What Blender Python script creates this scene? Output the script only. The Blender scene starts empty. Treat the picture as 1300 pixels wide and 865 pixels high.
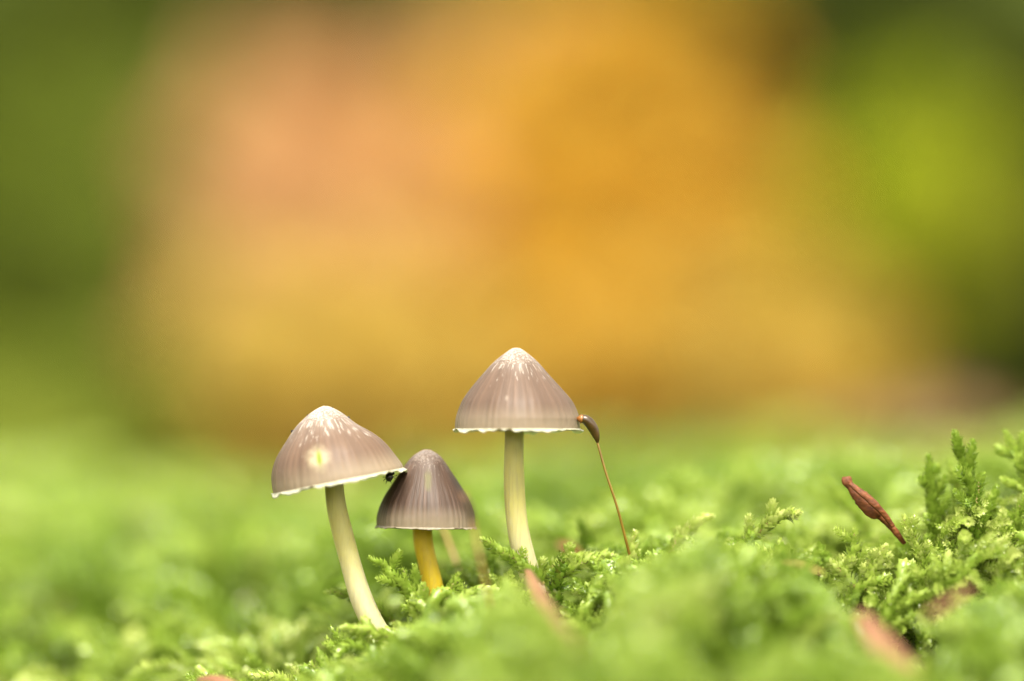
import bpy, math, random
import numpy as np
from mathutils import Vector, Matrix

# ------------------------------------------------------------------ scene, camera, light
# 1 Blender unit = 1 cm of the real place (a macro scene on a mossy log)
scene = bpy.context.scene
scene.unit_settings.system = 'METRIC'
scene.unit_settings.scale_length = 0.01
R = math.radians
FPX = 4937.0            # focal length in photograph pixels (1300 wide)
CD = 36.3               # camera to focus plane, cm
ZC = 1.62               # camera height over the moss at the mushrooms
PITCH = math.atan((500 - 432.5) / FPX)

cam_d = bpy.data.cameras.new('camera')
cam = bpy.data.objects.new('camera', cam_d)
scene.collection.objects.link(cam)
scene.camera = cam
cam.location = (0, -CD, ZC)
cam.rotation_euler = (R(90) + PITCH, 0, 0)
cam_d.sensor_width = 36.0
cam_d.lens = 36.0 * FPX / 1300.0
cam_d.clip_start = 0.5
cam_d.clip_end = 60000
cam_d.dof.use_dof = True
cam_d.dof.focus_distance = CD - 0.14
APERTURE = 2.4          # entrance pupil diameter, cm
cam_d.dof.aperture_fstop = cam_d.lens * 1e-3 / APERTURE
cam_d.dof.aperture_blades = 0

world = bpy.data.worlds.new('World')
scene.world = world
world.use_nodes = True
wn = world.node_tree.nodes
wl = world.node_tree.links
wn.clear()
SUN_EL, SUN_AZ = R(57), R(172)      # azimuth clockwise from +Y
sky_n = wn.new('ShaderNodeTexSky')
sky_n.sky_type = 'NISHITA'
sky_n.sun_disc = False
sky_n.sun_elevation = SUN_EL
sky_n.sun_rotation = SUN_AZ
sky_n.dust_density = 4.0
hsv = wn.new('ShaderNodeHueSaturation')      # cloud cover: the sky dome is nearly white
hsv.inputs['Saturation'].default_value = 0.08
warm = wn.new('ShaderNodeMix'); warm.data_type = 'RGBA'; warm.blend_type = 'MULTIPLY'   # light filtered through yellow woodland
warm.inputs[0].default_value = 1.0
warm.inputs[7].default_value = (1.0, 0.96, 0.84, 1)
bg_n = wn.new('ShaderNodeBackground')
bg_n.inputs['Strength'].default_value = 0.13
wo = wn.new('ShaderNodeOutputWorld')
wl.new(sky_n.outputs[0], hsv.inputs['Color'])
wl.new(hsv.outputs[0], warm.inputs[6])
wl.new(warm.outputs[2], bg_n.inputs['Color'])
wl.new(bg_n.outputs[0], wo.inputs['Surface'])

sun_d = bpy.data.lights.new('sun', 'SUN')
sun = bpy.data.objects.new('sun', sun_d)
scene.collection.objects.link(sun)
sun_d.energy = 1.5
sun_d.angle = R(22)
sun_d.color = (1.0, 0.93, 0.80)
sd = Vector((math.sin(SUN_AZ) * math.cos(SUN_EL), math.cos(SUN_AZ) * math.cos(SUN_EL), math.sin(SUN_EL)))
sun.rotation_euler = sd.to_track_quat('Z', 'Y').to_euler()

vs = scene.view_settings
vs.view_transform = 'Standard'
vs.look = 'None'
vs.gamma = 1.0
vs.use_curve_mapping = False
vs.exposure = 2.0
scene.render.engine = 'CYCLES'
scene.cycles.use_denoising = True
scene.cycles.denoiser = 'OPENIMAGEDENOISE'
scene.cycles.max_bounces = 8
scene.cycles.transparent_max_bounces = 8

# ------------------------------------------------------------------ helpers
rng = np.random.default_rng(7)
random.seed(7)
C = scene.collection


def P(px, py, y):
    """the point at depth y (cm behind the mushrooms) seen at photograph pixel px, py"""
    xc, zc = (px - 650.0) / FPX, (432.5 - py) / FPX
    dy = math.cos(PITCH) - zc * math.sin(PITCH)
    dz = math.sin(PITCH) + zc * math.cos(PITCH)
    k = (y + CD) / dy
    return np.array((xc * k, y, ZC + dz * k))


def link(name, me, mat, parent=None):
    o = bpy.data.objects.new(name, me)
    C.objects.link(o)
    if mat is not None:
        me.materials.append(mat)
    if parent is not None:
        o.parent = parent
    return o


def tag(o, label=None, cat=None, group=None, kind=None):
    if label: o['label'] = label
    if cat: o['category'] = cat
    if group: o['group'] = group
    if kind: o['kind'] = kind
    return o


def thing(name, loc, label, cat, group=None):
    o = bpy.data.objects.new(name, None)
    C.objects.link(o)
    o.location = [float(v) for v in loc]
    o.empty_display_size = 0.2
    return tag(o, label, cat, group)


def mesh_np(name, V, F, smooth=True, attrs=None):
    """V (n,3), F (m,3) or (m,4) integer arrays"""
    V = np.asarray(V, dtype=np.float32)
    F = np.asarray(F, dtype=np.int32)
    me = bpy.data.meshes.new(name)
    me.vertices.add(len(V))
    me.vertices.foreach_set('co', V.ravel())
    k = F.shape[1]
    me.loops.add(F.size)
    me.loops.foreach_set('vertex_index', F.ravel())
    me.polygons.add(len(F))
    me.polygons.foreach_set('loop_start', np.arange(0, F.size, k, dtype=np.int32))
    me.polygons.foreach_set('loop_total', np.full(len(F), k, dtype=np.int32))
    me.polygons.foreach_set('use_smooth', np.full(len(F), bool(smooth)))
    for an, (ty, data) in (attrs or {}).items():
        a = me.attributes.new(an, ty, 'POINT')
        a.data.foreach_set('vector' if ty == 'FLOAT_VECTOR' else 'value', np.asarray(data, dtype=np.float32).ravel())
    me.update(calc_edges=True)
    me.validate()
    return me


def norm(a):
    return a / np.maximum(np.linalg.norm(a, axis=-1, keepdims=True), 1e-9)


def spline(pts, n):
    """Catmull-Rom through pts (k,d), n samples, even in chord length"""
    pts = np.asarray(pts, dtype=float)
    k = len(pts)
    ext = np.vstack([2 * pts[0] - pts[1], pts, 2 * pts[-1] - pts[-2]])
    out = []
    m = 24
    for i in range(k - 1):
        p0, p1, p2, p3 = ext[i:i + 4]
        t = np.linspace(0, 1, m, endpoint=False)[:, None]
        out.append(0.5 * ((2 * p1) + (-p0 + p2) * t + (2 * p0 - 5 * p1 + 4 * p2 - p3) * t ** 2 + (-p0 + 3 * p1 - 3 * p2 + p3) * t ** 3))
    out = np.vstack(out + [pts[-1:]])
    s = np.concatenate([[0], np.cumsum(np.linalg.norm(np.diff(out[:, :3], axis=0), axis=1))])
    q = np.linspace(0, s[-1], n)
    return np.stack([np.interp(q, s, out[:, j]) for j in range(out.shape[1])], axis=1)


def frames(path):
    t = norm(np.gradient(path, axis=0))
    ref = np.array((0.0, -1.0, 0.0))
    r = norm(np.cross(np.cross(t, ref[None]), t))
    return t, r, np.cross(t, r)


def tube(path, rad, sides=16, cap=True):
    path = np.asarray(path, dtype=float)
    n = len(path)
    rad = np.broadcast_to(np.asarray(rad, dtype=float), (n,))
    t, r, b = frames(path)
    a = np.linspace(0, 2 * math.pi, sides, endpoint=False)
    V = path[:, None] + rad[:, None, None] * (np.cos(a)[None, :, None] * r[:, None] + np.sin(a)[None, :, None] * b[:, None])
    V = V.reshape(-1, 3)
    i = np.arange(n - 1)[:, None] * sides
    j = np.arange(sides)[None]
    jn = (j + 1) % sides
    F = np.stack([i + j, i + jn, i + sides + jn, i + sides + j], axis=-1).reshape(-1, 4)
    if cap:
        V = np.vstack([V, path[:1] - t[:1] * rad[0] * 0.5, path[-1:] + t[-1:] * rad[-1] * 0.5])
        jj = np.arange(sides)
        jjn = (jj + 1) % sides
        c0 = np.stack([np.full(sides, n * sides), jjn, jj, jj], axis=-1)
        base = (n - 1) * sides
        c1 = np.stack([np.full(sides, n * sides + 1), base + jj, base + jjn, base + jjn], axis=-1)
        # triangles kept as triangles: return separately
        tri = np.vstack([c0[:, :3], c1[:, :3]])
        F = np.vstack([F[:, [0, 1, 2]], F[:, [0, 2, 3]], tri])
    return V, F


def vnoise(x, y, seed):
    """smooth 2D value noise, 0..1"""
    g = np.random.default_rng(seed).random((64, 64))
    xi, yi = np.floor(x).astype(int), np.floor(y).astype(int)
    fx, fy = x - xi, y - yi
    fx, fy = fx * fx * (3 - 2 * fx), fy * fy * (3 - 2 * fy)
    a, b = g[xi % 64, yi % 64], g[(xi + 1) % 64, yi % 64]
    c, d = g[xi % 64, (yi + 1) % 64], g[(xi + 1) % 64, (yi + 1) % 64]
    return (a * (1 - fx) + b * fx) * (1 - fy) + (c * (1 - fx) + d * fx) * fy


# ------------------------------------------------------------------ materials
class NT:
    def __init__(self, name):
        self.mat = bpy.data.materials.new(name)
        self.mat.use_nodes = True
        self.t = self.mat.node_tree
        self.t.nodes.clear()
        self.out = self.t.nodes.new('ShaderNodeOutputMaterial')

    def n(self, kind, **kw):
        nd = self.t.nodes.new('ShaderNode' + kind)
        for k, v in kw.items():
            setattr(nd, k, v)
        return nd

    def l(self, a, b):
        self.t.links.new(a, b)

    def attr(self, name):
        return self.n('Attribute', attribute_name=name)

    def ramp(self, fac, stops):
        r = self.n('ValToRGB')
        e = r.color_ramp.elements
        while len(e) < len(stops):
            e.new(0.5)
        for el, (p, c) in zip(e, stops):
            el.position = p
            el.color = (*c, 1)
        if fac is not None:
            self.l(fac, r.inputs[0])
        return r.outputs[0]

    def mix(self, fac, a, b):
        m = self.n('Mix', data_type='RGBA')
        for v, s in ((fac, m.inputs[0]), (a, m.inputs[6]), (b, m.inputs[7])):
            if hasattr(v, 'links') or isinstance(v, bpy.types.NodeSocket):
                self.l(v, s)
            elif isinstance(v, (int, float)):
                s.default_value = v
            else:
                s.default_value = (*v, 1)
        return m.outputs[2]

    def math(self, op, a, b=None, clamp=False):
        m = self.n('Math', operation=op, use_clamp=clamp)
        for v, s in ((a, m.inputs[0]), (b, m.inputs[1])):
            if v is None:
                continue
            if isinstance(v, bpy.types.NodeSocket):
                self.l(v, s)
            else:
                s.default_value = v
        return m.outputs[0]

    def noise(self, scale, detail=3, vec=None, rough=0.55):
        nz = self.n('TexNoise')
        nz.inputs['Scale'].default_value = scale
        nz.inputs['Detail'].default_value = detail
        nz.inputs['Roughness'].default_value = rough
        if vec is not None:
            self.l(vec, nz.inputs['Vector'])
        return nz.outputs[0]

    def maprange(self, v, a, b, c=0.0, d=1.0, smooth=True):
        m = self.n('MapRange', interpolation_type='SMOOTHSTEP' if smooth else 'LINEAR')
        self.l(v, m.inputs[0])
        for i, q in enumerate((a, b, c, d)):
            m.inputs[i + 1].default_value = q
        return m.outputs[0]

    def bsdf(self, col, rough=0.5, spec=0.5, sss=0.0, sss_r=None, sss_scale=0.1, bump=None, bump_d=0.01, coat=0.0):
        b = self.n('BsdfPrincipled')
        if isinstance(col, bpy.types.NodeSocket):
            self.l(col, b.inputs['Base Color'])
        else:
            b.inputs['Base Color'].default_value = (*col, 1)
        if isinstance(rough, bpy.types.NodeSocket):
            self.l(rough, b.inputs['Roughness'])
        else:
            b.inputs['Roughness'].default_value = rough
        b.inputs['Specular IOR Level'].default_value = spec
        b.inputs['Coat Weight'].default_value = coat
        if sss:
            b.inputs['Subsurface Weight'].default_value = sss
            b.inputs['Subsurface Radius'].default_value = sss_r or (1, 0.6, 0.4)
            b.inputs['Subsurface Scale'].default_value = sss_scale
        if bump is not None:
            bp = self.n('Bump')
            bp.inputs['Strength'].default_value = 0.6
            bp.inputs['Distance'].default_value = bump_d
            self.l(bump, bp.inputs['Height'])
            self.l(bp.outputs[0], b.inputs['Normal'])
        return b.outputs[0]

    def leafy(self, col, tcol, trans=0.4, rough=0.4, spec=0.5):
        """thin leaf: reflects and lets light through"""
        b = self.bsdf(col, rough, spec)
        t = self.n('BsdfTranslucent')
        if isinstance(tcol, bpy.types.NodeSocket):
            self.l(tcol, t.inputs['Color'])
        else:
            t.inputs['Color'].default_value = (*tcol, 1)
        m = self.n('MixShader')
        m.inputs[0].default_value = trans
        self.l(b, m.inputs[1])
        self.l(t.outputs[0], m.inputs[2])
        return m.outputs[0]

    def done(self, sh):
        self.l(sh, self.out.inputs['Surface'])
        return self.mat


def moss_material():
    m = NT('moss_leaf')
    tip = m.attr('tip').outputs['Fac']
    tint = m.attr('tint').outputs['Fac']
    young = m.ramp(tint, [(0.0, (0.15, 0.12, 0.02)), (0.1, (0.10, 0.18, 0.015)), (0.45, (0.275, 0.40, 0.048)), (0.8, (0.43, 0.54, 0.10)), (1.0, (0.55, 0.61, 0.19))])
    old = m.ramp(tint, [(0.0, (0.08, 0.16, 0.01)), (1.0, (0.22, 0.32, 0.03))])
    col = m.mix(tip, old, young)
    return m.done(m.leafy(col, col, 0.45, 0.24, 0.7))


def moss_stem_material():
    m = NT('moss_stem')
    return m.done(m.bsdf(m.ramp(m.noise(6.0), [(0.3, (0.16, 0.2, 0.03)), (0.7, (0.25, 0.16, 0.05))]), 0.5))


def cap_material(name, dark, mid, pale, frost, spots=(), low=0.40, lines=0.5):
    """polar: (cos a, sin a, height 0 margin .. 1 tip)"""
    m = NT(name)
    po = m.attr('polar').outputs['Vector']
    sep = m.n('SeparateXYZ'); m.l(po, sep.inputs[0])
    h = sep.outputs[2]

    def polar(kx, kz):
        mp = m.n('VectorMath', operation='MULTIPLY'); m.l(po, mp.inputs[0]); mp.inputs[1].default_value = (kx, kx, kz)
        return mp.outputs[0]
    streak = m.noise(1.0, 3, polar(11, 0.9), 0.6)
    fine = m.noise(1.0, 3, polar(30, 3.0), 0.65)
    patch = m.noise(1.0, 3, polar(1.8, 2.2))
    base = m.ramp(streak, [(0.22, dark), (0.5, mid), (0.8, pale)])
    base = m.mix(m.maprange(fine, 0.35, 0.75, 0.0, 0.3), base, dark)
    gr = m.attr('groove').outputs['Fac']                    # gill lines showing through the thin skin
    gm = m.math('MULTIPLY', m.maprange(gr, 0.25, -0.9, 0.0, lines), m.math('MULTIPLY', m.maprange(h, 0.75, 0.25, 0.0, 1.0), m.maprange(patch, 0.25, 0.65, 0.35, 1.0)))
    base = m.mix(gm, base, dark)
    base = m.mix(m.maprange(patch, 0.35, 0.7, 0.0, 0.5), base, mid)
    # paler, thinner flesh near the margin
    base = m.mix(m.maprange(h, 0.28, 0.0, 0.0, 0.6), base, (0.27, 0.22, 0.15))
    # silky white fibrils gathering towards the tip
    fib = m.noise(1.0, 3, polar(15, 8.0), 0.6)
    reach = m.math('ADD', m.maprange(h, low, 0.97, -0.21, 0.11, False), m.math('MULTIPLY', m.math('SUBTRACT', patch, 0.5), 0.3))
    fm = m.maprange(m.math('ADD', fib, reach), 0.49, 0.60)
    bloom = m.maprange(m.math('ADD', m.math('MULTIPLY', h, 1.0), m.math('MULTIPLY', m.math('SUBTRACT', patch, 0.5), 0.5)), low + 0.12, 1.02, 0.0, 0.5 * frost)
    base = m.mix(bloom, base, (0.27, 0.235, 0.21))
    fm = m.math('MULTIPLY', fm, 0.8 * frost)
    base = m.mix(fm, base, (0.37, 0.33, 0.295))
    tc = m.n('TexCoord')
    wob = m.n('TexNoise'); wob.inputs['Scale'].default_value = 11.0; m.l(tc.outputs['Object'], wob.inputs['Vector'])
    for (c, s, col, inner, outer, amt) in spots:      # blemishes of the skin and one painted reflection, each at its own place
        sub = m.n('VectorMath', operation='SUBTRACT'); m.l(tc.outputs['Object'], sub.inputs[0]); sub.inputs[1].default_value = [float(q) for q in c]
        dv = m.n('VectorMath', operation='DIVIDE'); m.l(sub.outputs[0], dv.inputs[0]); dv.inputs[1].default_value = s
        ln = m.n('VectorMath', operation='LENGTH'); m.l(dv.outputs[0], ln.inputs[0])
        d = m.math('ADD', ln.outputs['Value'], m.math('MULTIPLY', m.math('SUBTRACT', wob.outputs[0], 0.5), 1.1))
        base = m.mix(m.maprange(d, inner, outer, amt, 0.0), base, col)
    rough = m.maprange(fm, 0, 1, 0.5, 0.8)
    bh = m.math('ADD', m.math('MULTIPLY', streak, 0.7), m.math('MULTIPLY', fib, 0.5))
    return m.done(m.bsdf(base, rough, 0.28, 0.2, (1, 0.75, 0.5), 0.05, bh, 0.012))


def stem_material(name, top, low, h0, h1):
    m = NT(name)
    tc = m.n('TexCoord')
    sep = m.n('SeparateXYZ'); m.l(tc.outputs['Object'], sep.inputs[0])
    mp = m.n('VectorMath', operation='MULTIPLY'); m.l(tc.outputs['Object'], mp.inputs[0]); mp.inputs[1].default_value = (30, 30, 3)
    nz = m.noise(1.0, 5, mp.outputs[0], 0.65)
    blot = m.noise(3.0, 3, tc.outputs['Object'])
    f = m.math('ADD', sep.outputs[2], m.math('MULTIPLY', m.math('SUBTRACT', blot, 0.5), 0.25))
    col = m.mix(m.maprange(f, h0, h1), low, top)
    col = m.mix(m.maprange(nz, 0.45, 0.75, 0, 0.4), col, tuple(c * 0.55 for c in low))
    return m.done(m.bsdf(col, 0.5, 0.3, 1.0, (1, 0.9, 0.5), 0.3, nz, 0.012))


def simple(name, a, b, scale, rough=0.5, spec=0.5, trans=0.0, bump=0.0, stretch=(1, 1, 1), detail=4, coat=0.0):
    m = NT(name)
    tc = m.n('TexCoord')
    mp = m.n('VectorMath', operation='MULTIPLY'); m.l(tc.outputs['Object'], mp.inputs[0]); mp.inputs[1].default_value = stretch
    nz = m.noise(scale, detail, mp.outputs[0])
    col = m.ramp(nz, [(0.3, a), (0.7, b)])
    if trans:
        return m.done(m.leafy(col, col, trans, rough, spec))
    return m.done(m.bsdf(col, rough, spec, bump=nz if bump else None, bump_d=bump, coat=coat))


def foliage_mat(name, stops, trans=0.45, rough=0.5):
    m = NT(name)
    tint = m.attr('tint').outputs['Fac']
    col = m.ramp(tint, stops)
    return m.done(m.leafy(col, col, trans, 0.65, 0.15))


M_MOSS = moss_material()
M_MSTEM = moss_stem_material()
M_SOIL = simple('damp_soil', (0.03, 0.045, 0.008), (0.07, 0.09, 0.015), 1.3, 0.9, 0.2)

# ------------------------------------------------------------------ the mossy ground
CTRL = []
def ctl(y, *pts):
    for px, row in pts:
        CTRL.append(P(px, row, y))
ctl(0, (-100, 960), (100, 930), (200, 905), (320, 872), (420, 822), (480, 795), (560, 765), (640, 735), (720, 725), (800, 712),
    (900, 690), (1000, 698), (1100, 712), (1180, 690), (1240, 655), (1300, 630), (1420, 620))
ctl(2, (0, 890), (200, 850), (330, 800), (450, 740), (600, 705), (750, 690), (900, 670), (1050, 672), (1200, 650), (1350, 630))
ctl(4, (-100, 800), (100, 770), (300, 725), (450, 690), (600, 672), (750, 662), (900, 645), (1050, 640), (1200, 635), (1400, 630))
ctl(9, (-150, 690), (0, 678), (200, 672), (400, 660), (650, 636), (900, 606), (1100, 606), (1300, 612), (1450, 612))
ctl(13, (-200, 642), (0, 636), (300, 648), (450, 642), (650, 618), (900, 588), (1100, 590), (1300, 602), (1500, 602))
ctl(20, (-300, 612), (0, 604), (300, 640), (450, 634), (650, 604), (900, 574), (1100, 578), (1300, 592), (1600, 596))
ctl(-2, (0, 1060), (300, 960), (450, 880), (600, 790), (720, 748), (820, 712), (920, 700), (1000, 728), (1100, 800), (1200, 775), (1300, 752), (1400, 745))
ctl(-4, (100, 1200), (300, 1080), (500, 930), (650, 850), (800, 790), (950, 775), (1080, 860), (1200, 850), (1350, 820))
ctl(-6, (100, 1350), (300, 1220), (500, 1050), (650, 960), (800, 900), (950, 880), (1080, 950), (1200, 950), (1350, 930))
ctl(-10, (200, 1500), (600, 1300), (950, 1250), (1300, 1300))
for x in (-13, -8, -4, 0, 4, 8, 13):
    CTRL.append(np.array((x, -15, -6.0)))
    CTRL.append(np.array((x, 28, -2.0)))
    CTRL.append(np.array((x, 34, -5.5)))
for y in (-9, -4, 0, 5, 10, 15, 20):
    CTRL.append(np.array((-14, y, -2.2)))
    CTRL.append(np.array((14, y, -1.0)))
CTRL = np.array(CTRL)


def _tps(d):
    return d * d * np.log(np.maximum(d, 1e-6))
def _fit():
    X = CTRL[:, :2]
    n = len(X)
    A = _tps(np.linalg.norm(X[:, None] - X[None], axis=-1)) + np.eye(n) * 0.25
    Pm = np.hstack([np.ones((n, 1)), X])
    M = np.vstack([np.hstack([A, Pm]), np.hstack([Pm.T, np.zeros((3, 3))])])
    return np.linalg.solve(M, np.concatenate([CTRL[:, 2], np.zeros(3)]))
_W = _fit()


def moss_top(x, y):
    """level of the moss tips over the place x, y"""
    x, y = np.atleast_1d(np.asarray(x, float)), np.atleast_1d(np.asarray(y, float))
    q = np.stack([x, y], -1)
    z = _tps(np.linalg.norm(q[:, None] - CTRL[None, :, :2], axis=-1)) @ _W[:-3] + _W[-3] + q @ _W[-2:]
    return z


def clump(x, y):
    """rounded cushions with crevices between them: about +0.1 on top, down to -0.7"""
    x, y = np.asarray(x, float), np.asarray(y, float)
    G = 1.05
    g = np.random.default_rng(3).random((64, 64, 5))
    ci, cj = np.floor(x / G).astype(int), np.floor(y / G).astype(int)
    best = np.full(x.shape, -1.0)
    for di in (-1, 0, 1):
        for dj in (-1, 0, 1):
            q = g[(ci + di) % 64, (cj + dj) % 64]
            cx, cy = (ci + di + q[..., 0]) * G, (cj + dj + q[..., 1]) * G
            an = q[..., 2] * 1.4 - 0.2
            dx, dy = x - cx, y - cy
            u_, v_ = dx * np.cos(an) + dy * np.sin(an), -dx * np.sin(an) + dy * np.cos(an)
            d2 = (u_ / 1.0) ** 2 + (v_ / 0.55) ** 2
            best = np.maximum(best, 0.15 + (q[..., 3] - 0.5) * 0.35 - 0.9 * d2)
    amp = np.interp(y, [-3, -1.5, -0.6, 0.6, 1.5, 7, 14], [1.3, 1.1, 0.6, 0.6, 1.3, 1.4, 0.9])
    return np.maximum(best, -0.95) * amp + (vnoise(x * 2.6 + 1.7, y * 2.1 + 9.4, 4) - 0.5) * 0.2


# the hollow of the ground in front of the mushrooms: highest level (photograph row) the moss reaches there
LIMIT = np.array([(-200, 850), (300, 850), (340, 840), (395, 800), (440, 775), (480, 800), (505, 805), (520, 760), (560, 752), (600, 735), (640, 728), (665, 745), (680, 765), (700, 775),
                  (735, 790), (770, 715), (820, 700), (880, 678), (960, 668), (1020, 692), (1090, 715), (1150, 700), (1200, 660), (1300, 610), (1500, 600)], float)
NEAR_LIMIT = np.array([(-200, 880), (340, 880), (440, 850), (500, 815), (560, 775), (640, 745), (662, 755), (690, 785), (740, 835), (760, 805), (790, 735), (860, 695), (980, 700), (1030, 745), (1075, 790), (1120, 840), (1180, 875),
                       (1195, 800), (1230, 775), (1300, 745), (1500, 730)], float)
def sink(path):
    """how far a shoot (k,3) must stand lower"""
    k = CD / (path[:, 1] + CD)
    px, row = 650 + path[:, 0] * k * 136, 500 + (ZC - path[:, 2]) * k * 136
    y = path[:, 1].mean()
    if y < -0.6: lim = np.interp(px, NEAR_LIMIT[:, 0], NEAR_LIMIT[:, 1])
    elif y < 0.3: lim = np.interp(px, LIMIT[:, 0], LIMIT[:, 1])
    elif y < 2.2: lim = np.interp(px, LIMIT[:, 0], LIMIT[:, 1]) - 22 * y
    else: return 0.0
    return max(0.0, float(((lim - row) / 136 / k).max()))


# soil body under the moss
nx, ny = 130, 190
gx, gy = np.meshgrid(np.linspace(-14, 14, nx), np.linspace(-15, 34, ny), indexing='ij')
gz = moss_top(gx.ravel(), gy.ravel()) - 0.85 + clump(gx.ravel(), gy.ravel())
gz -= np.array([sink(np.array([(x_, y_, z_ + 0.5)])) for x_, y_, z_ in zip(gx.ravel(), gy.ravel(), gz)])
V = np.stack([gx.ravel(), gy.ravel(), gz], -1)
i, j = np.meshgrid(np.arange(nx - 1), np.arange(ny - 1), indexing='ij')
a = (i * ny + j).ravel()
F = np.stack([a, a + ny, a + ny + 1, a + 1], -1)
o = link('mossy_ground', mesh_np('mossy_ground', V, F), M_SOIL)
tag(o, 'damp dark soil under the moss carpet', 'ground', kind='structure')


# ------------------------------------------------------------------ moss shoots
def leaves_mesh(p, t, r, L, W, ang, curl, tip, tint, crease=0.25):
    """p base, t stem direction, r outward; five vertices and four triangles a leaf"""
    s = np.cross(t, r)
    ca, sa = np.cos(ang)[:, None], np.sin(ang)[:, None]
    d = t * ca + r * sa                # leaf axis
    u = r * ca - t * sa                # leaf upper/outer normal
    L_, W_ = L[:, None], W[:, None]
    mid = p + d * L_ * 0.42 + u * L_ * 0.12
    lft = p + d * L_ * 0.36 + s * W_ - u * W_ * crease
    rgt = p + d * L_ * 0.36 - s * W_ - u * W_ * crease
    c = curl[:, None]
    tp = p + d * L_ * (1 - 0.25 * np.abs(c)) + u * L_ * c * 0.45
    V = np.stack([p, lft, rgt, mid, tp], axis=1).reshape(-1, 3)
    b = np.arange(len(p))[:, None] * 5
    F = (b[:, :, None] + np.array([[0, 3, 1], [0, 2, 3], [1, 3, 4], [2, 4, 3]])[None]).reshape(-1, 3)
    tipv = np.repeat(tip, 5).reshape(-1, 5)
    tipv[:, 4] = np.minimum(1, tipv[:, 4] + 0.15)
    return V, F, tipv.ravel(), np.repeat(tint, 5)


def shoot_leaves(path, w, rg, step=0.013, leaf=0.085, tint=0.5, spread=0.55, taper=0.55):
    """leaves of one shoot along a path (k,3); w = half width of the leafy shoot"""
    seg = np.linalg.norm(np.diff(path, axis=0), axis=1)
    s = np.concatenate([[0], np.cumsum(seg)])
    n = max(8, int(s[-1] / step))
    q = np.linspace(0.02, 1.0, n) * s[-1]
    p = np.stack([np.interp(q, s, path[:, k]) for k in range(3)], 1)
    tt, rr, bb = frames(path)
    t = norm(np.stack([np.interp(q, s, tt[:, k]) for k in range(3)], 1))
    r0 = np.stack([np.interp(q, s, rr[:, k]) for k in range(3)], 1)
    r0 = norm(r0 - t * (r0 * t).sum(1, keepdims=True))
    b0 = np.cross(t, r0)
    ph = np.arange(n) * 2.39996 + rg.random(n) * 0.5
    r = np.cos(ph)[:, None] * r0 + np.sin(ph)[:, None] * b0
    f = q / s[-1]
    size = (1 - taper * np.clip((f - 0.55) / 0.45, 0, 1) ** 1.5) * (0.8 + 0.4 * rg.random(n))
    L = leaf * size
    ang = np.where(f > 0.93, 0.35, spread) + (rg.random(n) - 0.5) * 0.35
    curl = 0.12 + (rg.random(n) - 0.5) * 0.6
    return leaves_mesh(p + r * w * 0.45 * size[:, None], t, r, L, L * 0.4, ang, curl, np.clip(f ** 0.7 + (rg.random(n) - 0.5) * 0.25, 0, 1), np.clip(tint + (rg.random(n) - 0.5) * 0.3, 0, 1))


def join(parts):
    V, F, A, B, off = [], [], [], [], 0
    for v, f, a, b in parts:
        V.append(v); F.append(f + off); A.append(a); B.append(b); off += len(v)
    return np.vstack(V), np.vstack(F), np.concatenate(A), np.concatenate(B)


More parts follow.
